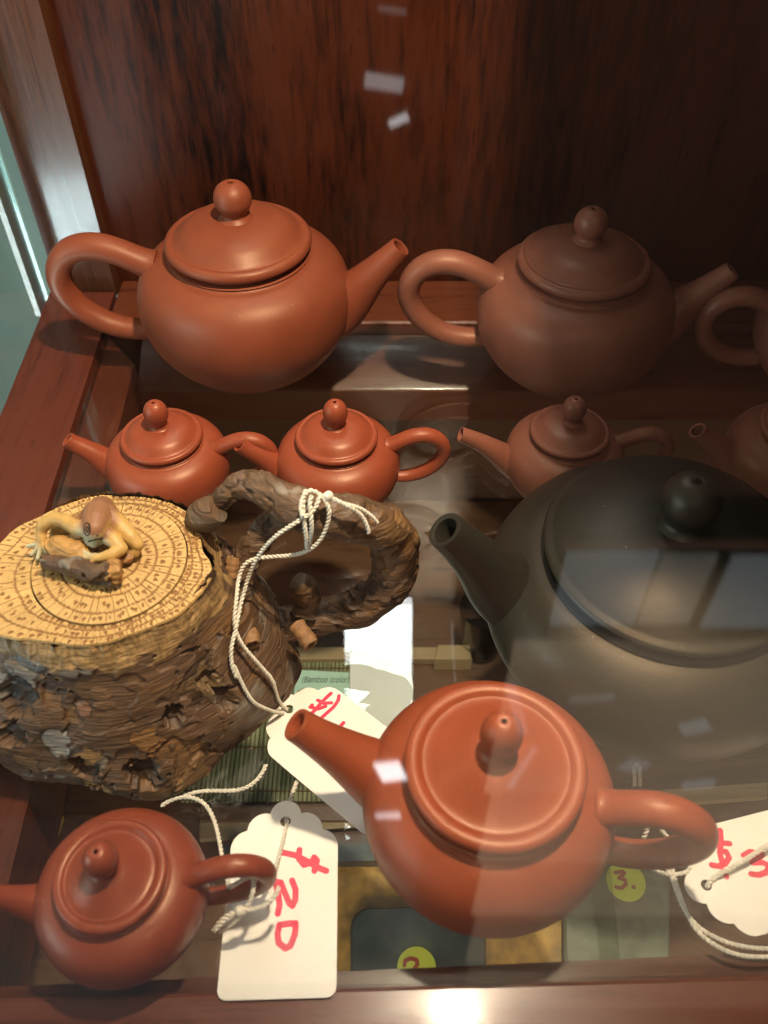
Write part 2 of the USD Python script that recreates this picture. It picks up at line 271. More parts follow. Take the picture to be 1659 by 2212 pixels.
# ------------------------------------------------------------------ teapots
def teapot(label, mat, loc, R, rot, group=None, rim_h=1.25, lid_r=.70, dome=.28, knob_r=.165, knob_h=.40, squat=False, spout=None, handle=None, lid_kind='bead', name='teapot', gap=.084):
    t = thing(name, label, 'teapot', (loc[0], loc[1], .0004), rot, group)
    if squat:
        prof = curve([(.60, .0), (.80, .10), (.96, .30), (1.0, .48), (.955, .65), (.86, .765), (.745, .83)], 60)
    else:
        prof = curve([(.46, .0), (.58, .07), (.80, .27), (.955, .52), (1.0, .74), (.975, .95), (.890, 1.11), (lid_r + .015, rim_h - .045)], 70)
    rim_z = prof[-1][1]
    col = [(lid_r + .005, rim_z + .014), (lid_r + .012, rim_z + .030), (lid_r - .006, rim_z + .040), (lid_r - .05, rim_z + .044), (lid_r - .055, rim_z + gap), (.4, rim_z + gap), (0.0001, rim_z + gap)]
    foot = [(.0001, .03), (.40, .03), (.43, .0), (.46, .0)]
    body = lathe(np.vstack([foot, prof, col]) * R); part('body', body, mat, t, 50)
    z0 = rim_z + gap
    if lid_kind == 'bead':
        lp = np.vstack([[(.0001, z0 - .02), (lid_r - .06, z0 - .02), (lid_r - .02, z0)],
            curve([(lid_r + .000, z0 + .004), (lid_r + .026, z0 + .035), (lid_r + .012, z0 + .078), (lid_r - .030, z0 + .096)], 16),
            curve([(lid_r - .045, z0 + .092), (lid_r - .075, z0 + .108), (lid_r * .72, z0 + dome * .72), (lid_r * .45, z0 + dome * .93), (.12, z0 + dome), (.0001, z0 + dome + .005)], 44)])
    elif lid_kind == 'ring':   # broad flat rim ring, slightly dished round the dome
        lp = np.vstack([[(.0001, z0 - .02), (lid_r - .06, z0 - .02), (lid_r - .02, z0)],
            curve([(lid_r, z0 + .004), (lid_r + .024, z0 + .045), (lid_r + .004, z0 + .090), (lid_r - .040, z0 + .104), (lid_r - .08, z0 + .092)], 20),
            curve([(lid_r - .105, z0 + .070), (lid_r - .14, z0 + .070), (lid_r * .62, z0 + dome * .45), (lid_r * .38, z0 + dome * .80), (.13, z0 + dome * .98), (.0001, z0 + dome)], 44)])
    else:                       # plain thick edge
        lp = np.vstack([[(.0001, z0 - .03), (lid_r - .07, z0 - .03), (lid_r - .05, z0 - .005)],
            curve([(lid_r - .01, z0), (lid_r + .012, z0 + .02), (lid_r - .004, z0 + .045)], 10),
            curve([(lid_r - .03, z0 + .055), (lid_r * .75, z0 + dome * .60), (lid_r * .45, z0 + dome * .90), (.12, z0 + dome), (.0001, z0 + dome)], 44)])
    lid = part('lid', lathe(lp * R), mat, t, 40)
    zt = z0 + dome; k_ = knob_r; h = knob_h
    kp = curve([(k_ * .98, zt - .012), (k_ * .72, zt + .03), (k_ * .70, zt + h * .16), (k_ * .93, zt + h * .36), (k_, zt + h * .56), (k_ * .86, zt + h * .80), (k_ * .5, zt + h * .965), (k_ * .19, zt + h)], 44)
    hole = [(k_ * .14, zt + h * .995), (k_ * .14, zt + h * .72), (.0001, zt + h * .72)]
    part('knob', lathe(np.vstack([kp, hole]) * R, 64), mat, lid, 50)
    s = np.array(spout if spout is not None else [(.80, .62, .30), (.98, .76, .235), (1.15, .95, .168), (1.32, 1.14, .125), (1.45, 1.29, .098)], float)
    q = smooth_path(s, 40); pth = np.c_[q[:, 0], np.zeros(40), q[:, 1]]; rad = q[:, 2]
    e = pth[-1] - pth[-2]; e /= np.linalg.norm(e)
    rt = rad[-1]
    cut = np.array([.35, 0, .9]); 
    outer = np.vstack([pth, pth[-1] + e * .008, pth[-1] + e * .010, pth[-1] + e * .002, pth[-1] - e * .10, pth[-1] - e * .3])
    orad = np.r_[rad, rt * .97, rt * .86, rt * .70, rt * .62, rt * .55]
    sp_ = tube_dir(outer * R, orad * R, e, 40)
    part('spout', sp_, mat, t, 45)
    hd = np.array(handle if handle is not None else [(-.80, 1.10, .140), (-.98, 1.18, .120), (-1.25, 1.29, .118), (-1.55, 1.24, .117), (-1.71, .98, .114), (-1.61, .67, .110), (-1.32, .45, .105), (-1.0, .40, .10), (-.80, .44, .10)], float)
    q = smooth_path(hd, 70)
    part('handle', tube(np.c_[q[:, 0], np.zeros(70), q[:, 1]] * R, q[:, 2] * R, 32, flat=1.12), mat, t, 50)
    return t
def tube_dir(p, r, axis, sides):
    """tube whose last rings share one direction, so that it can fold back inside itself"""
    p = np.asarray(p, float); n = len(p) - 5
    t, a, b = frames(p[:n]); 
    t = np.vstack([t, np.repeat(t[-1:], 5, 0)]); a = np.vstack([a, np.repeat(a[-1:], 5, 0)]); b = np.vstack([b, np.repeat(b[-1:], 5, 0)])
    th = np.arange(sides) * 2 * math.pi / sides
    v = (p[:, None] + np.asarray(r)[:, None, None] * (np.cos(th)[None, :, None] * a[:, None] + np.sin(th)[None, :, None] * b[:, None])).reshape(-1, 3)
    i, j = np.meshgrid(np.arange(len(p) - 1), np.arange(sides), indexing='ij')
    q = np.stack([i * sides + j, i * sides + (j + 1) % sides, (i + 1) * sides + (j + 1) % sides, (i + 1) * sides + j], -1).reshape(-1, 4)
    e = (len(p) - 1) * sides; k_ = np.arange(sides); v = np.vstack([v, p[-1]])
    return trimesh.Trimesh(v, np.vstack([q[:, [0, 1, 2]], q[:, [0, 2, 3]], np.c_[np.full(sides, len(v) - 1), e + k_, e + (k_ + 1) % sides]]), process=False)

teapot('large red clay teapot in the back corner beside the post, spout to the right', C_RED, (-.0803, .432), .0615, 0, lid_r=.632, rim_h=1.275, knob_r=.165, knob_h=.32, dome=.27)
teapot('large brown clay teapot in the shade of the back row, whole and right of centre', C_BROWN, (.1101, .4235), .0562, -3, lid_r=.625, rim_h=1.275, knob_r=.16, knob_h=.32, dome=.27)
teapot('large brown clay teapot cut by the right picture edge, only its ring handle showing', C_BROWN, (.2625, .412), .0470, 0)
SM = dict(rim_h=1.29, lid_r=.625, knob_r=.19, knob_h=.47, dome=.27, spout=[(.75, .62, .30), (.98, .76, .24), (1.15, .96, .185), (1.38, 1.16, .145), (1.52, 1.29, .13)])
teapot('small bright red teapot at the left of the second row, spout towards the side rail', C_BRIGHT, (-.1107, .3181), .0313, 180, **SM)
teapot('small bright red teapot behind the twisted branch handle, its spout in front of its neighbour', C_BRIGHT, (-.0236, .3176), .0317, 184, **SM)
teapot('small brown teapot in the shade, directly behind the big black teapot', C_BROWN, (.0932, .3224), .0307, 181, **{**SM, 'spout': [(.75, .62, .30), (1.0, .79, .235), (1.25, 1.0, .18), (1.53, 1.2, .14), (1.78, 1.33, .125)]})
teapot('small brown teapot cut by the right picture edge, spout showing behind the black lid', C_BROWN, (.2090, .318), .0350, 178, **SM)
teapot('wide squat black green teapot with round knob, half mirrored over by the front pane', C_BLACK, (.1170, .2250), .0735, 183, squat=True, lid_r=.70, dome=.22, knob_r=.155, knob_h=.32, lid_kind='edge',
       spout=[(.76, .55, .27), (.94, .68, .205), (1.05, .84, .152), (1.17, 1.02, .120), (1.27, 1.15, .104)],
       handle=[(-.80, .56, .10), (-1.0, .68, .10), (-1.25, .86, .10), (-1.5, .80, .10), (-1.58, .58, .10), (-1.42, .34, .10), (-1.15, .24, .09), (-.85, .25, .09)])
teapot('orange red teapot at the front, its spout lying over a tag, cord on its handle', C_FRONT, (.0376, .1334), .0454, 166, rim_h=1.30, lid_r=.655, lid_kind='ring', dome=.26, knob_r=.152, knob_h=.43, gap=.125,
       handle=[(-.80, 1.10, .15), (-.96, 1.17, .122), (-1.2, 1.28, .120), (-1.46, 1.23, .120), (-1.60, 1.00, .118), (-1.51, .68, .11), (-1.26, .45, .105), (-1.0, .40, .105), (-.80, .44, .10)],
       spout=[(.75, .70, .33), (.98, .84, .26), (1.2, 1.02, .195), (1.42, 1.2, .15), (1.56, 1.32, .135)])
teapot('small deep red teapot in the near left corner beside the upright price tag', C_SMALL, (-.0915, .1046), .0297, 186, rim_h=1.30, lid_r=.615, lid_kind='ring', dome=.26, knob_r=.19, knob_h=.48, gap=.11)

# ------------------------------------------------------------------ stump teapot with frog lid
def tinted(name, rough=.65, stri=None, bump=.5, dist=.0006, var=.35, nscale=400., spec=.3):
    nodes = {'a': ('attribute', {'attribute': 'tint'}), 't': ('texture_coordinate', {}), 'g': ('geometry', {}),
             'm': ('mapping', {'scale': stri or (nscale, nscale, nscale)}), 'n': ('noise_texture', {'scale': 1., 'detail': 3., 'roughness': .55, 'distortion': .5}),
             'r': ('map_range', {'from_min': .3, 'from_max': .7, 'to_min': 1 - var, 'to_max': 1 + var, 'clamp': True}), 'mx': ('vector_math', {'math_type': 'scale'}),
             'b': ('bump', {'strength': bump, 'distance': dist}), 'p': ('principled_bsdf', {'roughness': rough, 'specular_ior_level': spec})}
    return M(name, nodes, [('g.position', 'm.vector'), ('m.vector', 'n.vector'), ('n.fac', 'r.value'), ('a.color', 'mx.vector1'), ('r.result', 'mx.scale'), ('mx.vector', 'p.base_color'), ('n.fac', 'b.height'), ('b.normal', 'p.normal')])
T_BARK = tinted('bark_clay', .52, (90, 90, 820), 1.0, .0011, .40, spec=.35)
T_TOP = tinted('tan_clay', .55, None, .15, .0003, .10, 900.)
T_FROG = tinted('frog_clay', .5, None, .2, .0003, .12, 1500., spec=.4)

ZT = .080
SC = atz(225, 1222, ZT)[:2]
def outline(pts, z, conv):
    w = np.array([atz(*conv(p), z)[:2] for p in pts]) - SC
    th = np.arctan2(w[:, 1], w[:, 0]); r = np.hypot(*w.T); o = np.argsort(th); th, r = th[o], r[o]
    th = np.r_[th - 2 * math.pi, th, th + 2 * math.pi]; r = np.r_[r, r, r]
    from scipy.interpolate import PchipInterpolator, CubicSpline
    from scipy.ndimage import gaussian_filter1d
    t_ = np.linspace(-math.pi, math.pi, 720, endpoint=False); v_ = gaussian_filter1d(PchipInterpolator(th, r)(t_), 11, mode='wrap')
    return CubicSpline(np.r_[t_, math.pi], np.r_[v_, v_[:1]], bc_type='periodic')
K = PW / 1920.
c1 = lambda p: ((p[0] / 2.9625) * K, (1200 + p[1] / 2.9625) * K)
ident = lambda p: p
R_TOP = outline([(30, 480), (100, 370), (330, 255), (560, 150), (700, 100), (900, 105), (1200, 140), (1400, 215), (1490, 350), (1515, 500), (1585, 680), (1500, 800), (1350, 950), (1100, 1075), (900, 1140), (650, 1200), (450, 1190), (150, 1150), (-110, 1090), (-260, 900), (-260, 700), (-110, 560)], ZT, c1)
R_BOT = outline([(-150, 1560), (-40, 1630), (60, 1672), (160, 1700), (270, 1722), (370, 1716), (470, 1640), (585, 1530), (640, 1430), (590, 1330), (480, 1240), (300, 1190), (100, 1210), (-60, 1290), (-170, 1440)], .004, ident)
def plates(P, s=1.0, seed=3):
    """lifted flakes of bark: 0 where they have come off, 1 on a flake, with torn edges"""
    q = P * np.array([50., 50., 44.]) * s
    w = np.stack([meshkit.fbm(q * 1.6 + 9, 3, seed), meshkit.fbm(q * 1.6 + 31, 3, seed + 1), meshkit.fbm(q * 1.6 + 57, 3, seed + 2)], -1)
    n = meshkit.fbm(q + (w - .5) * 1.3, 3, seed + 3)
    a = np.clip((n - .405) / .018, 0, 1); b = np.clip((n - .565) / .02, 0, 1)
    return a, b, n
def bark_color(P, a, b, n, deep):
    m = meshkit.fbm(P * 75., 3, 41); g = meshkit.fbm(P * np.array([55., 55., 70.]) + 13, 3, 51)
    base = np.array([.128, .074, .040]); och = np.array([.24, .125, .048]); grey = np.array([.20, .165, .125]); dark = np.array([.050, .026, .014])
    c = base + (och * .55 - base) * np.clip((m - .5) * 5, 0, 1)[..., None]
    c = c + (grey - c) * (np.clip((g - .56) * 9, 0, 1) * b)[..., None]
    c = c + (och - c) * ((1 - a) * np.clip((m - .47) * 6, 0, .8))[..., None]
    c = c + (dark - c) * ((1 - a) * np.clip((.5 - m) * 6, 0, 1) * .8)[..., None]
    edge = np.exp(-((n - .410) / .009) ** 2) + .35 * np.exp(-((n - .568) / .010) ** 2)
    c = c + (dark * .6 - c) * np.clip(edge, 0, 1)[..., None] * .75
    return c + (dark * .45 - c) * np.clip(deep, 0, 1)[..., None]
def grid_mesh(V, closed=True):
    a, b = V.shape[:2]; i, j = np.meshgrid(np.arange(a - 1), np.arange(b if closed else b - 1), indexing='ij')
    q = np.stack([i * b + j, i * b + (j + 1) % b, (i + 1) * b + (j + 1) % b, (i + 1) * b + j], -1).reshape(-1, 4)
    return trimesh.Trimesh(V.reshape(-1, 3), np.vstack([q[:, [0, 1, 2]], q[:, [0, 2, 3]]]), process=False)
stump = thing('stump_teapot', 'brown tree stump teapot with tan ringed top and a frog on its lid', 'teapot')
NT, NZ = 880, 250
th = np.linspace(-math.pi, math.pi, NT, endpoint=False)
zz = np.linspace(0, 1, NZ) ** .9
rt, rb = R_TOP(th), R_BOT(th)
def stump_r(t, tz):
    w = np.clip(tz, 0, 1); w = w * w * (3 - 2 * w)
    return R_BOT(t) + (R_TOP(t) - R_BOT(t)) * w + .0045 * np.sin(math.pi * np.clip(tz * .92 + .06, 0, 1))
TH, TZ = np.meshgrid(th, zz)
r0 = stump_r(TH, TZ); r0 = r0 * (1 - .10 * np.clip((.06 - TZ) / .06, 0, 1) ** 2)
Z0 = TZ * (ZT - .0015)
P = np.stack([SC[0] + r0 * np.cos(TH), SC[1] + r0 * np.sin(TH), Z0], -1)
pa, pb, pn = plates(P)
fade = np.clip((1 - TZ) / .15, 0, 1)
holes = np.zeros_like(r0)
for (u, v, zc, rad) in [(65, 1480, .052, .008), (190, 1640, .024, .0062), (215, 1705, .012, .004), (310, 1690, .020, .007), (440, 1465, .046, .004), (505, 1520, .035, .005), (20, 1590, .035, .006), (375, 1545, .040, .005)]:
    c = atz(u, v, zc); tc = math.atan2(c[1] - SC[1], c[0] - SC[0])
    d = np.hypot(np.angle(np.exp(1j * (TH - tc))) * r0, Z0 - zc) + .0035 * (meshkit.fbm(P * 300, 3, 77) - .5) * 2
    holes = np.maximum(holes, np.clip((rad - d) / .0014, 0, 1))
pits = np.zeros_like(r0)
rs = np.random.RandomState(5)
for _ in range(46):
    tc, zc = rs.uniform(-2.6, .6), rs.uniform(.008, .07)
    d = np.hypot(np.angle(np.exp(1j * (TH - tc))) * r0, Z0 - zc); pits = np.maximum(pits, np.clip((.0009 - d) / .0003, 0, 1))
disp = .0013 * (pa - .6) + .0007 * pb + .0085 * (meshkit.fbm(P * 34, 2, 11) - .5) + .0012 * (meshkit.fbm(P * 120, 4, 15) - .5) - .0042 * holes - .0012 * pits
disp = disp * fade + (1 - fade) * (.0017 * (meshkit.fbm(P * np.array([480, 480, 50.]), 3, 19) - .5) * 2 + .0008)
r1 = r0 + disp
lip = np.clip((TZ - .93) / .07, 0, 1) * np.clip(np.cos(TH - 1.0) * 1.6 + .35, .12, 1) * np.clip((meshkit.fbm(P * np.array([150, 150, 10.]), 3, 33) - .36) * 9, 0, 1.5)
V = np.stack([SC[0] + (r1 - .0012 * lip) * np.cos(TH), SC[1] + (r1 - .0012 * lip) * np.sin(TH), Z0 + .0022 * lip], -1)
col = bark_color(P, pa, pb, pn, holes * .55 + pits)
for (u, v, zc, rad, cc) in [(200, 1615, .028, .0060, (.33, .18, .065)), (212, 1700, .012, .0055, (.36, .20, .075)), (180, 1505, .052, .0042, (.24, .12, .065)), (128, 1590, .035, .0060, (.27, .25, .21)), (60, 1430, .066, .0070, (.20, .18, .15)), (320, 1600, .036, .0055, (.27, .14, .05)), (420, 1690, .012, .0085, (.20, .115, .05)), (330, 1700, .010, .0070, (.19, .105, .045)), (20, 1470, .055, .005, (.22, .20, .16)), (450, 1480, .045, .006, (.16, .10, .045)), (60, 1640, .022, .005, (.24, .13, .055))]:
    c_ = atz(u, v, zc); tc = math.atan2(c_[1] - SC[1], c_[0] - SC[0])
    d = np.hypot(np.angle(np.exp(1j * (TH - tc))) * r0, (Z0 - zc) * .8) + .006 * (meshkit.fbm(P * 190, 3, 97) - .5) * 2
    k_ = np.clip((rad - d) / .0012, 0, 1)[..., None] * (.65 + .5 * meshkit.fbm(P * 260, 3, 99))[..., None]; ring_ = np.exp(-((d - rad) / .0007) ** 2)[..., None] * .6
    col = col + (np.array(cc) - col) * np.clip(k_, 0, 1); col = col * (1 - ring_)
rim = (1 - np.clip(lip * 1.5, 0, 1)[..., None]) * np.clip((TZ - .84 - .10 * (meshkit.fbm(P * 160, 2, 23) - .5) * 2) / .03, 0, 1)[..., None]
ticks = (.45 + .8 * meshkit.fbm(P * np.array([900, 900, 90.]), 2, 29))[..., None]
col = col + (np.array([.40, .25, .10]) * ticks - col) * rim
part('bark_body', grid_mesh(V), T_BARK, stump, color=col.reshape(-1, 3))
# underside
part('base', prism([(SC[0] + .8 * r * math.cos(t), SC[1] + .8 * r * math.sin(t)) for t, r in zip(th[::22], rb[::22])], .0006, .004), M_DARK, stump)

def ringed(center, r_in, r_out_f, rings, n_t, n_r, z, seed, dome=0.0):
    """cut wood: radial cuts, wavy ring lines and little wedge marks pressed into the clay and stained brown"""
    rs = np.random.RandomState(seed)
    t = np.linspace(-math.pi, math.pi, n_t, endpoint=False); s = np.linspace(0, 1, n_r)
    ro = r_out_f(t); T, S = np.meshgrid(t, s); RO = np.broadcast_to(ro, T.shape)
    Rr = r_in + (RO - r_in) * S
    X = center[0] + Rr * np.cos(T); Y = center[1] + Rr * np.sin(T); Pn = np.stack([X, Y, np.zeros_like(X)], -1)
    wob = (meshkit.fbm(Pn * 130, 3, seed) - .5)
    dent = np.zeros_like(X); W = .00042
    Sw = S + wob * .05
    for k_ in range(len(rings)):
        lo = rings[k_]; hi = rings[k_ + 1] if k_ + 1 < len(rings) else 1.02
        beads = np.clip(.45 + .75 * np.sin(T * 95 + 14 * meshkit.noise(Pn * 230, seed + k_)), -.55, 1)
        if k_ > 0: dent = np.maximum(dent, np.clip(1.25 - np.abs(Sw - lo) * (RO - r_in) / (W * (.75 + .9 * beads)), 0, 1))
        rm = float(np.mean(r_in + (ro - r_in) * (lo + hi) / 2)); n = max(10, int(2 * math.pi * rm / .0041))
        ang = (np.arange(n) + rs.uniform(-.28, .28, n)) / n * 2 * math.pi - math.pi
        da = np.angle(np.exp(1j * (T[..., None] - ang))); near = np.argmin(np.abs(da), -1)
        dd = np.take_along_axis(da, near[..., None], -1)[..., 0] * Rr
        inb = (Sw > lo) & (Sw < hi)
        lw = rs.uniform(.00007, .00018, n)[near]
        dent = np.maximum(dent, np.where(inb, np.clip(1.3 - np.abs(dd + wob * .0009) / lw, 0, 1), 0))
        mid = (lo + hi) / 2 + rs.uniform(-.12, .12, n)[near] * (hi - lo)
        off = rs.uniform(.3, .6, n)[near] * .0041
        dx = np.abs(dd) - off; dy = (Sw - mid) * (RO - r_in)
        wedge = np.clip((.00078 - np.abs(dx) - .55 * np.maximum(dy, -.0004) - np.maximum(-dy - .0005, 0) * 2) / .00022, 0, 1)
        dent = np.maximum(dent, np.where(inb & (rs.rand(n)[near] > .22), wedge, 0))
    Zz = z + dome * (1 - S ** 2) - .00055 * dent + .0005 * wob
    tan = np.array([.54, .345, .130]) * (1 + .35 * wob[..., None]); brown = np.array([.22, .105, .036])
    c = tan + (brown - tan) * (np.clip(dent, 0, 1) ** .8)[..., None] * .92
    return np.stack([X, Y, Zz], -1), c
LC = atz(238, 1214, ZT)[:2]; LR = .0290
def rim_from_lid(t):
    # distance from the lid's centre to the stump's outline
    out = np.zeros_like(t); r = np.full_like(t, .035)
    for _ in range(30):
        x, y = LC[0] + r * np.cos(t) - SC[0], LC[1] + r * np.sin(t) - SC[1]
        r = r * (R_TOP(np.arctan2(y, x)) + .0012 - .0022 * np.clip(np.cos(np.arctan2(y, x) - 1.0) + .2, 0, 1) + .0016 * (meshkit.fbm(np.stack([x * 120, y * 120, 0 * x], -1), 3, 71) - .5)) / np.hypot(x, y)
    return r
V, c = ringed(LC, LR + .0004, rim_from_lid, [0, .22, .62], 1900, 90, ZT, 7)
V[..., 2] -= np.clip((np.linspace(0, 1, 90) - .94) / .06, 0, 1)[:, None] ** 2 * .0012
V[0, :, 2] -= .003
part('cut_face', grid_mesh(V), T_TOP, stump, color=c.reshape(-1, 3))
lid = None
V, c = ringed(LC, .0002, lambda t: np.full_like(t, LR), [0, .16, .38, .60, .83], 1700, 130, ZT + .0006, 17, dome=.0006)
V = np.concatenate([V, V[-1:] * [1, 1, 0] + [0, 0, ZT - .004]]); c = np.concatenate([c, c[-1:] * .3])
lid = part('lid', grid_mesh(V), T_TOP, stump, color=c.reshape(-1, 3))

# branch handle
def branch(pts, n=120, sides=72, seed=0, amp=.0022):
    q = smooth_path(pts, n)
    holder = {}
    def disp(v):
        a, b, nn = plates(v, 1.25, 60 + seed); holder['c'] = bark_color(v, a, b, nn, np.zeros(a.shape))
        return .0011 * (a - .6) + .0006 * b + amp * 2 * (meshkit.fbm(v * 95, 3, seed + 80) - .5) + .0008 * (meshkit.fbm(v * 420, 2, seed + 85) - .5)
    m = tube(q[:, :3], q[:, 3], sides, True, 1.0, disp)
    c = holder['c'].reshape(-1, 3); return m, np.vstack([c, c[:1], c[-1:]])
def bp(u, v, z, r): return (*atz(u, v, z), r)
bs = [branch([bp(405, 1158, .072, .0052), bp(450, 1108, .084, .0044), bp(488, 1066, .093, .0045), bp(535, 1045, .096, .0052), bp(600, 1076, .094, .0068), bp(665, 1105, .090, .0078), bp(760, 1122, .082, .0090),
              bp(832, 1142, .072, .0096), bp(856, 1195, .055, .0098), bp(840, 1258, .040, .0092), bp(780, 1306, .028, .0084), bp(690, 1334, .022, .0080), bp(600, 1356, .021, .0088), bp(510, 1395, .020, .0120)], 230, 84, 1, .0013),
      branch([bp(640, 1102, .089, .0060), bp(590, 1130, .078, .0052), bp(548, 1180, .068, .0050), bp(522, 1250, .055, .0052), bp(514, 1330, .040, .0062), bp(515, 1400, .026, .0090)], 120, 72, 2, .0010),
      branch([bp(640, 1255, .052, .0036), bp(655, 1270, .047, .0050), bp(662, 1295, .038, .0050), bp(655, 1330, .030, .0050)], 40, 48, 3, .0008),
      branch([bp(432, 1125, .079, .0046), bp(448, 1110, .086, .0056), bp(470, 1098, .090, .0044)], 40, 48, 5, .0008)]
hm = cat_([b[0] for b in bs]); part('branch_handle', hm, T_BARK, stump, color=np.vstack([b[1] for b in bs]))
def stub(u0, v0, z0_, u1, v1, z1_, r):
    a, b = atz(u0, v0, z0_), atz(u1, v1, z1_); e = (b - a) / np.linalg.norm(b - a)
    p = np.vstack([a + (b - a) * np.linspace(0, 1, 10)[:, None], b + e * .0003, b + e * .0003, b, b - e * .001, b - e * .0025])
    m = tube_dir(p, np.r_[np.full(10, r) * (1 + .08 * np.sin(np.arange(10) * 2.)), r * .9, r * .62, r * .55, r * .5, r * .4], e, 24)
    v = np.array(m.vertices); v += (meshkit.fbm(v * 700, 2, 9)[:, None] - .5) * .0008; m.vertices = v
    return m
for args in [(465, 1100, .086, 428, 1118, .083, .0030), (520, 1310, .046, 545, 1392, .044, .0036), (640, 1350, .038, 672, 1393, .036, .0036), (500, 1245, .060, 505, 1205, .066, .003)]:
    part('broken_twig', stub(*args), M_PAPERCUT, stump)

# frog and its piece of branch
c5 = lambda u, v, h: atz((40 + u / 4.608) * K, (1260 + v / 4.608) * K, ZT + h + .0028)
def sph(c, r, n=14): return m3.Manifold.sphere(r, n).translate(tuple(map(float, c)))
def chain(pts):
    out = [m3.Manifold.batch_hull([sph(a[0], a[1]), sph(b[0], b[1])]) for a, b in zip(pts[:-1], pts[1:])]
    return out
def J(u, v, h, r): return (c5(u, v, h * .001), r * .001)
bones = []
bones += chain([J(990, 70, 7, 5.6), J(955, 140, 10, 6.6), J(925, 215, 12.4, 5.6), J(910, 290, 13, 4.6)])       # back
bones += chain([J(915, 270, 13, 4.4), J(925, 340, 11.5, 3.6), J(900, 440, 8.6, 2.2)]) + chain([J(832, 320, 11.8, 2.4), J(855, 430, 8.8, 1.9), J(965, 415, 9.0, 2.0)])  # head
bones += chain([J(1040, 120, 10, 4.6), J(1200, 260, 8.5, 3.9), J(1330, 390, 6.5, 3.3), J(1400, 470, 5, 2.4)]) + chain([J(1400, 475, 4.6, 2.2), J(1370, 560, 2.2, 2.0), J(1250, 520, 1.5, 1.5)])   # hind leg
bones += chain([J(1000, 330, 10, 3.3), J(1130, 420, 9, 3.0), J(1210, 515, 7.6, 2.6), J(1100, 585, 7.4, 2.4), J(960, 620, 7.4, 1.7), J(900, 620, 7.2, 1.9)])     # fore leg
for fu, fv, fh in [(800, 560, 7), (760, 505, 7), (790, 640, 6.6), (690, 640, 6.2), (840, 690, 6.4), (815, 750, 5.6)]: pass
for f in ([(880, 600, 7.1, 1.0), (800, 560, 7.2, .75), (735, 500, 6.8, .6)], [(870, 620, 7.0, 1.0), (780, 620, 6.6, .7), (690, 645, 5.9, .65)], [(890, 650, 7, 1.0), (850, 700, 6.6, .75), (815, 750, 6, .65)], [(880, 610, 7.1, 1.), (790, 590, 6.9, .6), (715, 575, 6.3, .55)]):
    bones += chain([J(*q) for q in f])
bones += chain([J(830, 290, 11.5, 3.4), J(690, 270, 12, 3.1), J(560, 190, 12.5, 2.7), J(430, 170, 12, 2.7), J(320, 235, 10, 2.6), J(290, 320, 7.5, 2.0), J(295, 420, 5.4, 2.0)])   # reaching fore leg
for f in ([(280, 440, 5.2, 1.2), (210, 470, 4.2, .8), (135, 485, 3.0, .75)], [(285, 460, 5, 1.1), (230, 520, 3.6, .75), (185, 580, 2.2, .7)], [(290, 460, 5, 1.1), (270, 540, 3.4, .75), (250, 625, 1.8, .7)], [(310, 460, 5, 1.1), (345, 540, 3.4, .75), (375, 620, 2, .7)]):
    bones += chain([J(*q) for q in f])
bones += chain([J(880, 150, 8, 4.0), J(650, 260, 5, 3.0), J(470, 310, 4, 2.4), J(440, 350, 3, 1.8)])       # far hind leg
fm = m3.Manifold.batch_boolean(bones, m3.OpType.Add).refine_to_length(.0007).to_mesh()
fm = trimesh.Trimesh(fm.vert_properties[:, :3], fm.tri_verts, process=True)
o_ = np.array(fm.vertices); trimesh.smoothing.filter_taubin(fm, .5, .52, 14); d_ = np.array(fm.vertices) - o_; l_ = np.linalg.norm(d_, axis=1, keepdims=True)
fm.vertices = np.where(np.isfinite(l_) & (l_ < .0012), o_ + d_, o_)
fv = np.array(fm.vertices); fn = np.array(fm.vertex_normals)
def blob(c, s): return np.clip(1.35 - np.linalg.norm(fv - c, axis=1) / s, 0, 1)
tint = np.tile([.50, .31, .095], (len(fv), 1)) * (1 + .3 * (meshkit.fbm(fv * 400, 3, 5)[:, None] - .5))
pale = np.clip(np.maximum.reduce([blob(c5(890, 450, .0085), .0056), blob(c5(825, 380, .0115), .0052), blob(c5(150, 520, .003), .0042), blob(c5(260, 600, .003), .003), blob(c5(730, 600, .006), .0028)]) * 1.6, 0, 1)[:, None]
tint = tint + (np.array([.47, .48, .33]) - tint) * pale * .85
top = np.clip(np.maximum.reduce([blob(c5(930, 60, .012), .0078), blob(c5(940, 150, .0165), .0066), blob(c5(965, 240, .0165), .0046), blob(c5(970, 320, .014), .0030)]) * 2.5, 0, 1) * np.clip(fn[:, 2] * 3 - .25, 0, 1)
tint = tint + (np.array([.27, .125, .060]) - tint) * top[:, None]
frog = part('frog', fm, T_FROG, lid, color=tint)
def tip(u, v, h): return c5(u, v, h * .001)
# the frog's features are joined to the twig so that nothing goes deeper than a sub-part
def ribbon(pts, r): q = smooth_path(pts, 24); return tube(q, r, 10)
def on_frog(u, v, lift=0.0):
    o = np.array([0, 0, CAM_H]); d = c5(u, v, .01) - o; d /= np.linalg.norm(d)
    loc, _, _ = fm.ray.intersects_location([o], [d])
    return loc[np.argmin(np.linalg.norm(loc - o, axis=1))] - d * lift if len(loc) else c5(u, v, .012)
part('frog_mouth', ribbon([on_frog(u, v) for u, v in [(838, 432), (880, 420), (930, 406), (975, 402), (1003, 392)]], .00030), M_DARK, lid)
part('frog_nostril', cat_([trimesh.creation.icosphere(2, .00035).apply_translation(on_frog(u, v)) for u, v in [(845, 430), (922, 405), (938, 360)]]), M_DARK, lid)
eye = [on_frog(820 + 33 * math.cos(a), 290 + 72 * math.sin(a)) for a in np.linspace(0, 2 * math.pi, 22)]
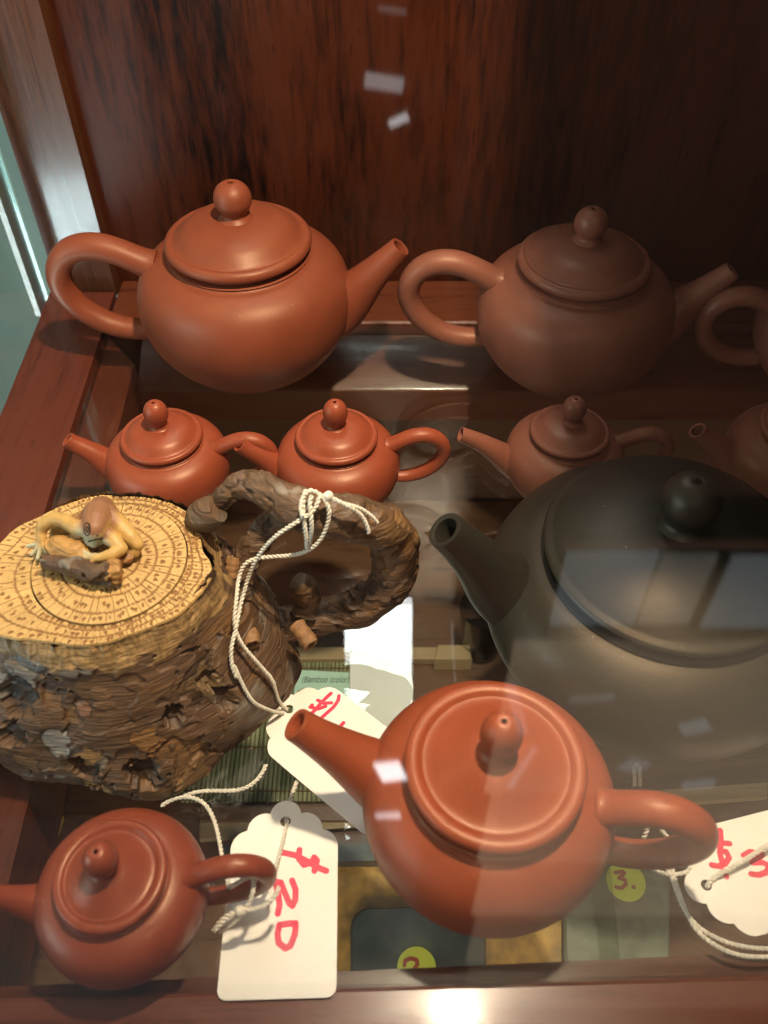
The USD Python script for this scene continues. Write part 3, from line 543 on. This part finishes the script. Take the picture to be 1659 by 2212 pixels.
part('frog_eye', cat_([tube(np.array(eye), .00028, 8), tube(np.array([on_frog(822 + 13 * math.cos(a), 290 + 32 * math.sin(a)) for a in np.linspace(0, 2 * math.pi, 16)]), .00026, 8)]), M_DARK, lid)
tw = [(*c5(330, 660, .0030), .0026), (*c5(520, 690, .0034), .0030), (*c5(760, 740, .0038), .0034), (*c5(960, 790, .0042), .0038), (*c5(1110, 800, .0046), .0040)]
m, c = branch(tw, 90, 48, 7, .0008); part('bark_twig', m, T_BARK, lid, color=c * .9)
m, c = branch([(*c5(1060, 790, .0047), .0040), (*c5(1150, 785, .0050), .0046), (*c5(1215, 780, .0050), .0040)], 60, 48, 9, .0018); part('twig_end', m, T_BARK, lid, color=c * 0 + [.40, .21, .065])
m, c = branch([(*c5(420, 470, .0035), .0028), (*c5(540, 510, .0048), .0042), (*c5(690, 560, .0050), .0040), (*c5(800, 640, .0042), .0030)], 70, 48, 11, .0016); part('bark_chip', m, T_BARK, lid, color=c * 0 + [.42, .23, .07])
m, c = branch([(*c5(1180, 640, .0020), .0022), (*c5(1280, 620, .0020), .0026), (*c5(1310, 560, .0015), .0016)], 30, 36, 13, .0012); part('bark_chip', m, T_BARK, lid, color=c * 0 + [.33, .17, .06])

# ------------------------------------------------------------------ price tags
def cord(pts, r=.00088, turns=330., n=None):
    """two-ply twisted cotton"""
    q = smooth_path(pts, 40); L = np.linalg.norm(np.diff(q, axis=0), axis=1).sum(); n = n or int(max(60, L / .0006)); q = smooth_path(pts, n)
    t, a, b = frames(q); ph = np.r_[0, np.cumsum(np.linalg.norm(np.diff(q, axis=0), axis=1))] * turns * 2 * math.pi * .85
    out = []
    for o in (0, math.pi):
        out.append(tube(q + .52 * r * (np.cos(ph + o)[:, None] * a + np.sin(ph + o)[:, None] * b), .56 * r, 8))
    return cat_(out)
TW, TL = .0415, .0712      # card width, length
def card_shape():
    w, l = 1.0, TL / TW
    b = sbox(-w / 2, 0, w / 2, l - .30)
    b = b.buffer(-.085).buffer(.085)
    sh = unary_union([b.intersection(sbox(-.6, 0, .6, l - .46)), sbox(-w / 2, .3, w / 2, l - .45), sbox(-.33, .3, .33, l - .30), sbox(-.19, .3, .19, l - .17), Point(0, l - .15).buffer(.15, 24),
        *[Point(sg * .19, l - .285).buffer(.165, 24) for sg in (-1, 1)], *[Point(sg * .33, l - .45).buffer(.17, 24) for sg in (-1, 1)]])
    sh = sh.difference(Point(0, l - .20).buffer(.050, 20))
    return affinity.scale(sh, TW, TW, origin=(0, 0))
SHAPE = card_shape()
def price_tag(label, base, rz, curl=0.0, tilt=(0, 0), writing=(), ink=.0016):
    t = thing('price_tag', label, 'price tag', (0, 0, 0), 0, 'scalloped card price tags')
    cr, sr = math.cos(rz), math.sin(rz)
    def place(v):
        v = np.array(v, float); s = v[:, 1] / TL
        z = v[:, 2] + curl * (4 * (s - .5) ** 2) + tilt[0] * v[:, 0] + tilt[1] * v[:, 1]
        return np.c_[base[0] + cr * v[:, 0] - sr * v[:, 1], base[1] + sr * v[:, 0] + cr * v[:, 1], base[2] + z]
    def solid(shape, z0, th_):
        shape = shape.segmentize(.002)
        ms = [trimesh.creation.extrude_polygon(g, th_, engine='earcut') for g in getattr(shape, 'geoms', [shape])]
        m = cat_(ms).subdivide_to_size(.006); m.vertices = place(np.array(m.vertices) + [0, 0, z0]); return m
    part('card', solid(SHAPE, 0, .00045), M_CARD, t, 30)
    for k_, st in enumerate(writing):
        sh = unary_union([LineString(s).buffer(ink * .5 if len(s) > 1 else ink, 8, cap_style=1) for s in st]).intersection(SHAPE)
        if not sh.is_empty: part('marker_figure', solid(sh, .00047, .00007), M_INK, t, 30)
    return t, place
def to_local(base, rz, conv):
    cr, sr = math.cos(rz), math.sin(rz)
    def f(u, v):
        p = atz(*conv((u, v)), base[2])[:2] - base[:2]; return (cr * p[0] + sr * p[1], -sr * p[0] + cr * p[1])
    return f
# the tag beside the small pot
c8 = lambda p: ((560 + p[0] / 2.698) * K, (1680 + p[1] / 2.698) * K)
b0 = np.array([*atz(597, 2158, .003)[:2], .0016]); g0 = to_local(b0, math.radians(1.5), c8)
S = lambda g, *ss: [[g(*p) for p in s] for s in ss]
w0 = [S(g0, [(395, 1222), (480, 1240), (560, 1280), (640, 1325), (690, 1345)], [(510, 1205), (505, 1262), (540, 1305), (590, 1290), (608, 1255), (628, 1275), (610, 1345)]),
      S(g0, [(352, 1418), (385, 1425), (410, 1490), (440, 1560), (462, 1580), (482, 1540), (484, 1470), (460, 1410)], [(350, 1415), (366, 1500), (376, 1570), (364, 1632)]),
      S(g0, [(375, 1710), (440, 1700), (485, 1700), (480, 1770), (450, 1850), (415, 1868), (370, 1830), (362, 1770), (375, 1710)])]
tl, pl0 = price_tag('cream price tag reading $20 in red, beside the small pot in the near left corner', b0, math.radians(1.5), .0010, writing=w0, ink=.0023)
# the tag under the spout of the front pot
cl = lambda p: ((660 + p[0] / 4.1475) * K, (1560 + p[1] / 4.1475) * K)
zm = .0012; hole = atz(*cl((262, 893)), zm); ang = math.radians(-147 - 90 + 180)
hole_d = TL - .20 * TW
axis = atz(*cl((1200, 1640)), zm)[:2] - hole[:2]; axis /= np.linalg.norm(axis)     # from the hole down the card
rzm = math.atan2(-axis[1], -axis[0]) - math.pi / 2
b1 = np.array([*(hole[:2] + axis * hole_d), zm]); g1 = to_local(b1, rzm, cl)
w1 = [S(g1, [(440, 985), (520, 910), (600, 820), (660, 760), (695, 728)], [(540, 1035), (620, 960), (720, 870), (770, 800), (778, 752)], [(560, 800), (620, 830), (700, 825)], [(480, 870), (560, 890), (640, 860)], [(490, 865), (500, 850)]),
      S(g1, [(760, 1110), (800, 1060), (825, 1030)], [(905, 1135), (960, 1150), (1000, 1175)])]
tm, pl1 = price_tag('cream price tag half hidden under the front teapot spout, corded to the stump teapot', b1, rzm, .0008, writing=w1, ink=.0016)
# the tag at the right edge
cn = lambda p: ((1500 + p[0] / 3.687) * K, (1900 + p[1] / 3.687) * K)
zn = .0014; hole = atz(*cn((975, 1160)), zn); p2 = atz(*cn((1700, 965)), zn)
axis = (p2 - hole)[:2]; axis /= np.linalg.norm(axis); rzn = math.atan2(-axis[1], -axis[0]) - math.pi / 2
b2 = np.array([*(hole[:2] + axis * hole_d), zn]); g2 = to_local(b2, rzn, cn)
w2 = [S(g2, [(1105, 655), (1112, 760), (1100, 860), (1120, 940)], [(1040, 800), (1110, 770), (1190, 775)], [(1100, 850), (1160, 850), (1185, 905), (1150, 960), (1090, 985), (1025, 975)], [(1135, 1030), (1160, 1080)]),
      S(g2, [(1320, 885), (1380, 850), (1440, 860)], [(1480, 850), (1490, 880), (1410, 940), (1400, 950), (1500, 950), (1560, 985), (1530, 1040), (1460, 1065), (1390, 1055)])]
tn, pl2 = price_tag('overexposed cream price tag reading $3 at the right edge, tied to the front teapot', b2, rzn, .0006, writing=w2, ink=.0022)
# cords (D = picture of the photograph at 1659 wide)
def clear(p):
    q = []
    for a in p:
        d = np.array([0, 0, CAM_H]) - a; d /= np.linalg.norm(d)
        for _ in range(120):
            w = a[:2] - SC; t_ = math.atan2(w[1], w[0])
            if a[2] < ZT + .002 and np.hypot(*w) < float(stump_r(t_, a[2] / ZT)) + .0028: a = a + d * .0006
            else: break
        q.append(a)
    return np.array(q)
def D(*pts): return np.array([atz(u, v, z) for u, v, z in pts])
c2 = lambda u, v: ((440 + u / 2.676) * K, (1150 + v / 2.676) * K)
def E(*pts):
    p = np.array([atz(*c2(u, v), z) for u, v, z in pts]); d = np.array([0, 0, CAM_H]) - p
    return clear(p + d / np.linalg.norm(d, axis=1, keepdims=True) * .0040)
def X8(*pts): return np.array([atz(*c8((u, v)), z) for u, v, z in pts])
def XN(*pts): return np.array([atz(*cn((u, v)), z) for u, v, z in pts])
part('cord', cat_([
    cord(E((972, 238, .1016), (955, 262, .1010), (930, 320, .099), (800, 420, .095), (680, 500, .090), (590, 590, .082), (525, 690, .074), (470, 830, .064), (430, 980, .056), (395, 1150, .049), (370, 1260, .044), (375, 1370, .038), (392, 1420, .034))),
    cord(np.vstack([E((375, 1370, .038), (400, 1440, .034)), clear(D((505, 1440, .028), (535, 1500, .020), (562, 1526, .010), (590, 1537, .0045), (612, 1540, .0030)))])),
    cord(E((850, 380, .0985), (850, 250, .102), (900, 205, .103), (970, 240, .1015), (1020, 320, .098), (1015, 420, .092), (960, 540, .084), (870, 610, .078), (740, 640, .073), (560, 655, .071), (470, 690, .069), (425, 770, .065), (405, 920, .058), (390, 1080, .050), (405, 1160, .047), (440, 1230, .045), (520, 1330, .040), (600, 1420, .030), (660, 1500, .022))),
    cord(np.vstack([E((600, 1420, .030), (645, 1480, .024)), clear(D((597, 1500, .015), (610, 1525, .005), (622, 1533, .002)))])),
    cord(E((870, 205, .1025), (850, 280, .1005), (858, 420, .094), (875, 590, .080))), cord(E((910, 240, .1025), (895, 300, .1005), (905, 400, .096), (900, 520, .087), (880, 585, .080))),
    cord(E((985, 235, .1015), (1040, 250, .1010), (1150, 310, .0975), (1220, 350, .094), (1270, 420, .089), (1290, 490, .084)), .0008), cord(E((1020, 245, .1015), (1120, 290, .0985), (1220, 320, .0955), (1300, 370, .091), (1350, 425, .086)), .0008),
    trimesh.creation.icosphere(2, .0019).apply_translation(E((1020, 240, .1015))[0])]), M_CORD, tm, 40)
part('cord', cat_([
    cord(np.vstack([D((348, 1742, .004), (395, 1722, .004), (440, 1735, .004), (468, 1790, .004), (480, 1850, .006), (492, 1902, .011)), X8((60, 1440, .0270), (170, 1380, .0290))])),
    cord(D((395, 1722, .0045), (470, 1708, .004), (530, 1702, .004), (565, 1672, .003), (574, 1652, .003))),
    cord(X8((425, 1030, .0022), (410, 1090, .0030), (375, 1230, .004), (345, 1330, .006), (300, 1395, .013), (240, 1405, .022), (200, 1400, .0288))),
    cord(X8((450, 850, .0018), (435, 900, .0015), (425, 960, .0012), (425, 1030, .0022))), cord(X8((490, 740, .0010), (470, 800, .0012), (450, 860, .0018))),
    cord(X8((170, 1380, .0290), (200, 1400, .0290), (195, 1480, .0285), (160, 1570, .0255), (110, 1610, .0240), (40, 1650, .0230), (-20, 1700, .0215), (-70, 1750, .0195))),
    cord(X8((370, 1450, .0285), (350, 1500, .0285), (280, 1570, .0265), (190, 1600, .0255), (110, 1615, .0245), (30, 1640, .0235), (-30, 1690, .0220), (-60, 1740, .0205))),
    cord(X8((110, 1615, .0245), (80, 1680, .021), (30, 1720, .0175), (-30, 1750, .0140)), .0008),
    trimesh.creation.icosphere(2, .0020).apply_translation(X8((110, 1612, .0245))[0])]), M_CORD, tl, 40)
part('cord', cat_([
    cord(XN((455, 590, .0215), (420, 680, .018), (385, 780, .0130), (385, 880, .008), (440, 980, .004), (560, 1040, .0025), (690, 1055, .002), (800, 1030, .002), (835, 980, .0016))),
    cord(XN((470, 590, .0215), (520, 600, .020), (600, 690, .0150), (700, 800, .009), (770, 890, .004), (830, 930, .002))),
    cord(XN((430, 570, .0220), (470, 585, .0225), (520, 600, .0215)), .0014),
    cord(XN((590, 910, .0014), (620, 1000, .0014), (660, 1090, .0014), (700, 1190, .0014), (760, 1340, .0014), (850, 1480, .0014), (980, 1590, .0014), (1200, 1690, .0014), (1450, 1735, .0014), (1800, 1740, .0014))),
    cord(XN((640, 905, .0014), (665, 1000, .0014), (690, 1100, .0016), (730, 1220, .0014), (790, 1380, .0014), (880, 1550, .0014), (1020, 1680, .0014), (1250, 1790, .0014), (1500, 1815, .0014), (1800, 1820, .0014))),
    cord(XN((985, 1175, .0020), (1060, 1080, .0035), (1200, 1000, .0055), (1400, 880, .0075), (1700, 690, .009)), .0010)]), M_CORD, tn, 40)

part('cord', cat_([cord(XN((318, 240, .0012), (318, 140, .0012), (322, 60, .0014), (343, 40, .0016), (365, 60, .0014), (372, 140, .0012), (376, 240, .0012)), .0008)]), M_CORD, tn, 40)
# ------------------------------------------------------------------ things on the lower shelf
ZL = -.1455
def quad(us, z): return [tuple(atz(u, v, z)[:2]) for u, v in us]
mat = thing('bamboo_mat', 'pale green bamboo slat mat lying on the lower shelf under the tags', 'mat')
mc = np.array(quad([(545, 1425), (775, 1425), (775, 1735), (470, 1735)], ZL)); x0, x1, y0, y1 = mc[:, 0].min() - .02, mc[:, 0].max(), mc[:, 1].min(), mc[:, 1].max()
sl = []
for i, x in enumerate(np.arange(x0, x1, .0026)):
    sl.append(tube(np.array([(x, y0, ZL + .0014), (x, y1, ZL + .0014)]), .00118, 8))
part('slats', cat_(sl), M_BAMBOO, mat, kind='stuff')
for y in np.linspace(y0 + .006, y1 - .008, 4): part('thread', tube(np.array([(x0, y, ZL + .0026), (x1, y, ZL + .0026)]), .0004, 6), M_THREAD, mat)
note = thing('paper_note', 'mint green handwritten paper note lying on the bamboo mat', 'note')
q = np.array(quad([(640, 1446), (757, 1452), (757, 1560), (628, 1560)], ZL + .004)); part('paper', prism(q, ZL + .0032, ZL + .0036, .0001), M_MINT, note)
tx = meshkit.text_mesh('(Bamboo (color)', .0042, .0001); ext = tx.bounds[1, 0]; wq = np.array(atz(650, 1474, ZL + .004)), np.array(atz(752, 1474, ZL + .004))
v = np.array(tx.vertices); v[:, 0] *= (wq[1][0] - wq[0][0]) / ext; v[:, 0] += .2 * v[:, 1]; tx.vertices = v + [wq[0][0], wq[0][1], ZL + .0038]
part('lettering', tx, M_BLACKINK, note)
def block(name, label, cat, us, z0, h, m, ch=.001, group=None):
    t = thing(name, label, cat, group=group); p = np.array(quad(us, z0 + h)); o = part(name + '_body', prism(p, z0, z0 + h, ch), m, t); return t, o
block('wooden_strip', 'light brown wooden strip behind the bamboo mat on the lower shelf', 'wood strip', [(560, 1398), (1010, 1398), (1010, 1424), (560, 1424)], ZL, .006, W_TAN)
block('wooden_strip', 'reddish wooden bar along the near edge of the bamboo mat', 'wood strip', [(430, 1742), (800, 1742), (800, 1772), (430, 1772)], ZL, .008, W_LOW)
block('wooden_strip', 'greyish wooden bar seen under glass between tag and front pot', 'wood strip', [(430, 1778), (1659, 1690), (1659, 1720), (430, 1812)], ZL, .005, W_TAN)
block('dark_box', 'dark box on the lower shelf behind the amber boards', 'box', [(480, 1822), (1000, 1822), (1000, 1856), (480, 1866)], ZL, .012, M_SLAB2)
block('amber_board', 'amber board under the glass right of the upright price tag', 'board', [(690, 1862), (1010, 1862), (1010, 2130), (690, 2130)], ZL, .004, M_AMBER, group=None)
block('amber_board', 'amber board under the glass below the front pot, right of number two sticker', 'board', [(1040, 1880), (1215, 1880), (1215, 2130), (1040, 2130)], ZL, .004, M_AMBER)
def rounded_slab(label, us, z0, h, m, rad):
    t = thing('stone_slab', label, 'slab'); p = np.array(quad(us, z0 + h)); sh = Polygon(p).buffer(-rad).buffer(rad, 12)
    part('slab', prism(np.array(sh.exterior.coords[:-1]), z0, z0 + h, .0015), m, t); return t
s2 = rounded_slab('dark rounded slab under the front pot with a yellow sticker numbered 2', [(757, 1960), (1050, 1955), (1050, 2180), (757, 2180)], ZL + .004, .008, M_SLAB2, .010)
s3 = rounded_slab('grey green rounded slab with a yellow sticker numbered 3 under the right handle', [(1220, 1845), (1448, 1845), (1448, 2105), (1220, 2105)], ZL, .010, M_SLAB, .009)
def sticker(t, u, v, rpx, z, strokes, ink):
    c = atz(u, v, z); r = rpx * c_scale(u, v, z); st = part('sticker', trimesh.creation.cylinder(r, .0003, sections=48).apply_translation((c[0], c[1], z)), M_LIME, t)
    sh = unary_union([LineString([tuple(atz(*p, z)[:2]) for p in s]).buffer(ink, 6) for s in strokes])
    m = cat_([trimesh.creation.extrude_polygon(g, .0001, engine='earcut') for g in getattr(sh, 'geoms', [sh])]).apply_translation((0, 0, z + .00016)); part('numeral', m, M_THREAD_RED, st)
def c_scale(u, v, z): return np.linalg.norm(atz(u + 1, v, z) - atz(u, v, z))
M_THREAD_RED = plain('brown_red_pen', (.30, .05, .02), .6)
z3 = ZL + .0102
n8 = lambda p: ((960 + p[0] / 1.728) * K, (1800 + p[1] / 1.728) * K)
sticker(s3, 1352, 1904, 42, z3, [[n8(p) for p in [(1000, 660), (1030, 655), (1038, 662), (1015, 685), (1040, 690), (1045, 710), (1025, 728), (1003, 722)]], [n8((1077, 722)), n8((1079, 724))]], .0010)
sticker(s2, 900, 2090, 42, ZL + .0122, [[n8(p) for p in [(88, 1060), (92, 1040), (115, 1030), (140, 1036), (145, 1055), (125, 1085), (100, 1105), (150, 1105)]]], .0010)
t = thing('clear_strip', 'clear plastic strip standing beside the number three slab', 'plastic strip')
p = np.array(quad([(1272, 1860), (1318, 1860), (1345, 2110), (1300, 2110)], ZL + .012)); part('plastic', prism(p, ZL, ZL + .012, .001), M_CLEAR, t)
t = thing('olive_box', 'small dull olive box on the lower shelf under the glass at far left', 'box')
part('box_body', prism(np.array(quad([(30, 1790), (112, 1785), (96, 1880), (10, 1880)], ZL + .012)), ZL, ZL + .012, .001), M_OLIVE, t)
part('box_lid', prism(np.array(quad([(45, 1750), (125, 1745), (112, 1785), (30, 1790)], ZL + .014)), ZL, ZL + .014, .001), M_AMBER, t)
t = thing('glass_tumbler', 'small clear glass tumbler on the lower shelf left of the black teapot', 'glass')
c = atz(1035, 1400, ZL); part('glass_wall', lathe([(.0001, .001), (.011, .001), (.012, 0), (.013, .002), (.016, .045), (.0152, .045), (.0122, .004), (.0001, .003)], 48).apply_translation((c[0], c[1], ZL)), M_TUMBLER, t)
pw = thing('white_paper', 'blank white sheet of paper glaring on the lower shelf right of the mint note', 'paper')
part('sheet', prism(np.array(quad([(756, 1412), (872, 1330), (893, 1482), (886, 1640), (756, 1640)], ZL + .008)), ZL + .0075, ZL + .008, .0001), M_SHEET, pw)
block('small_carton', 'small tan carton on the lower shelf between stump handle and black pot', 'box', [(945, 1392), (1015, 1392), (1020, 1425), (938, 1425)], ZL, .012, W_TAN)
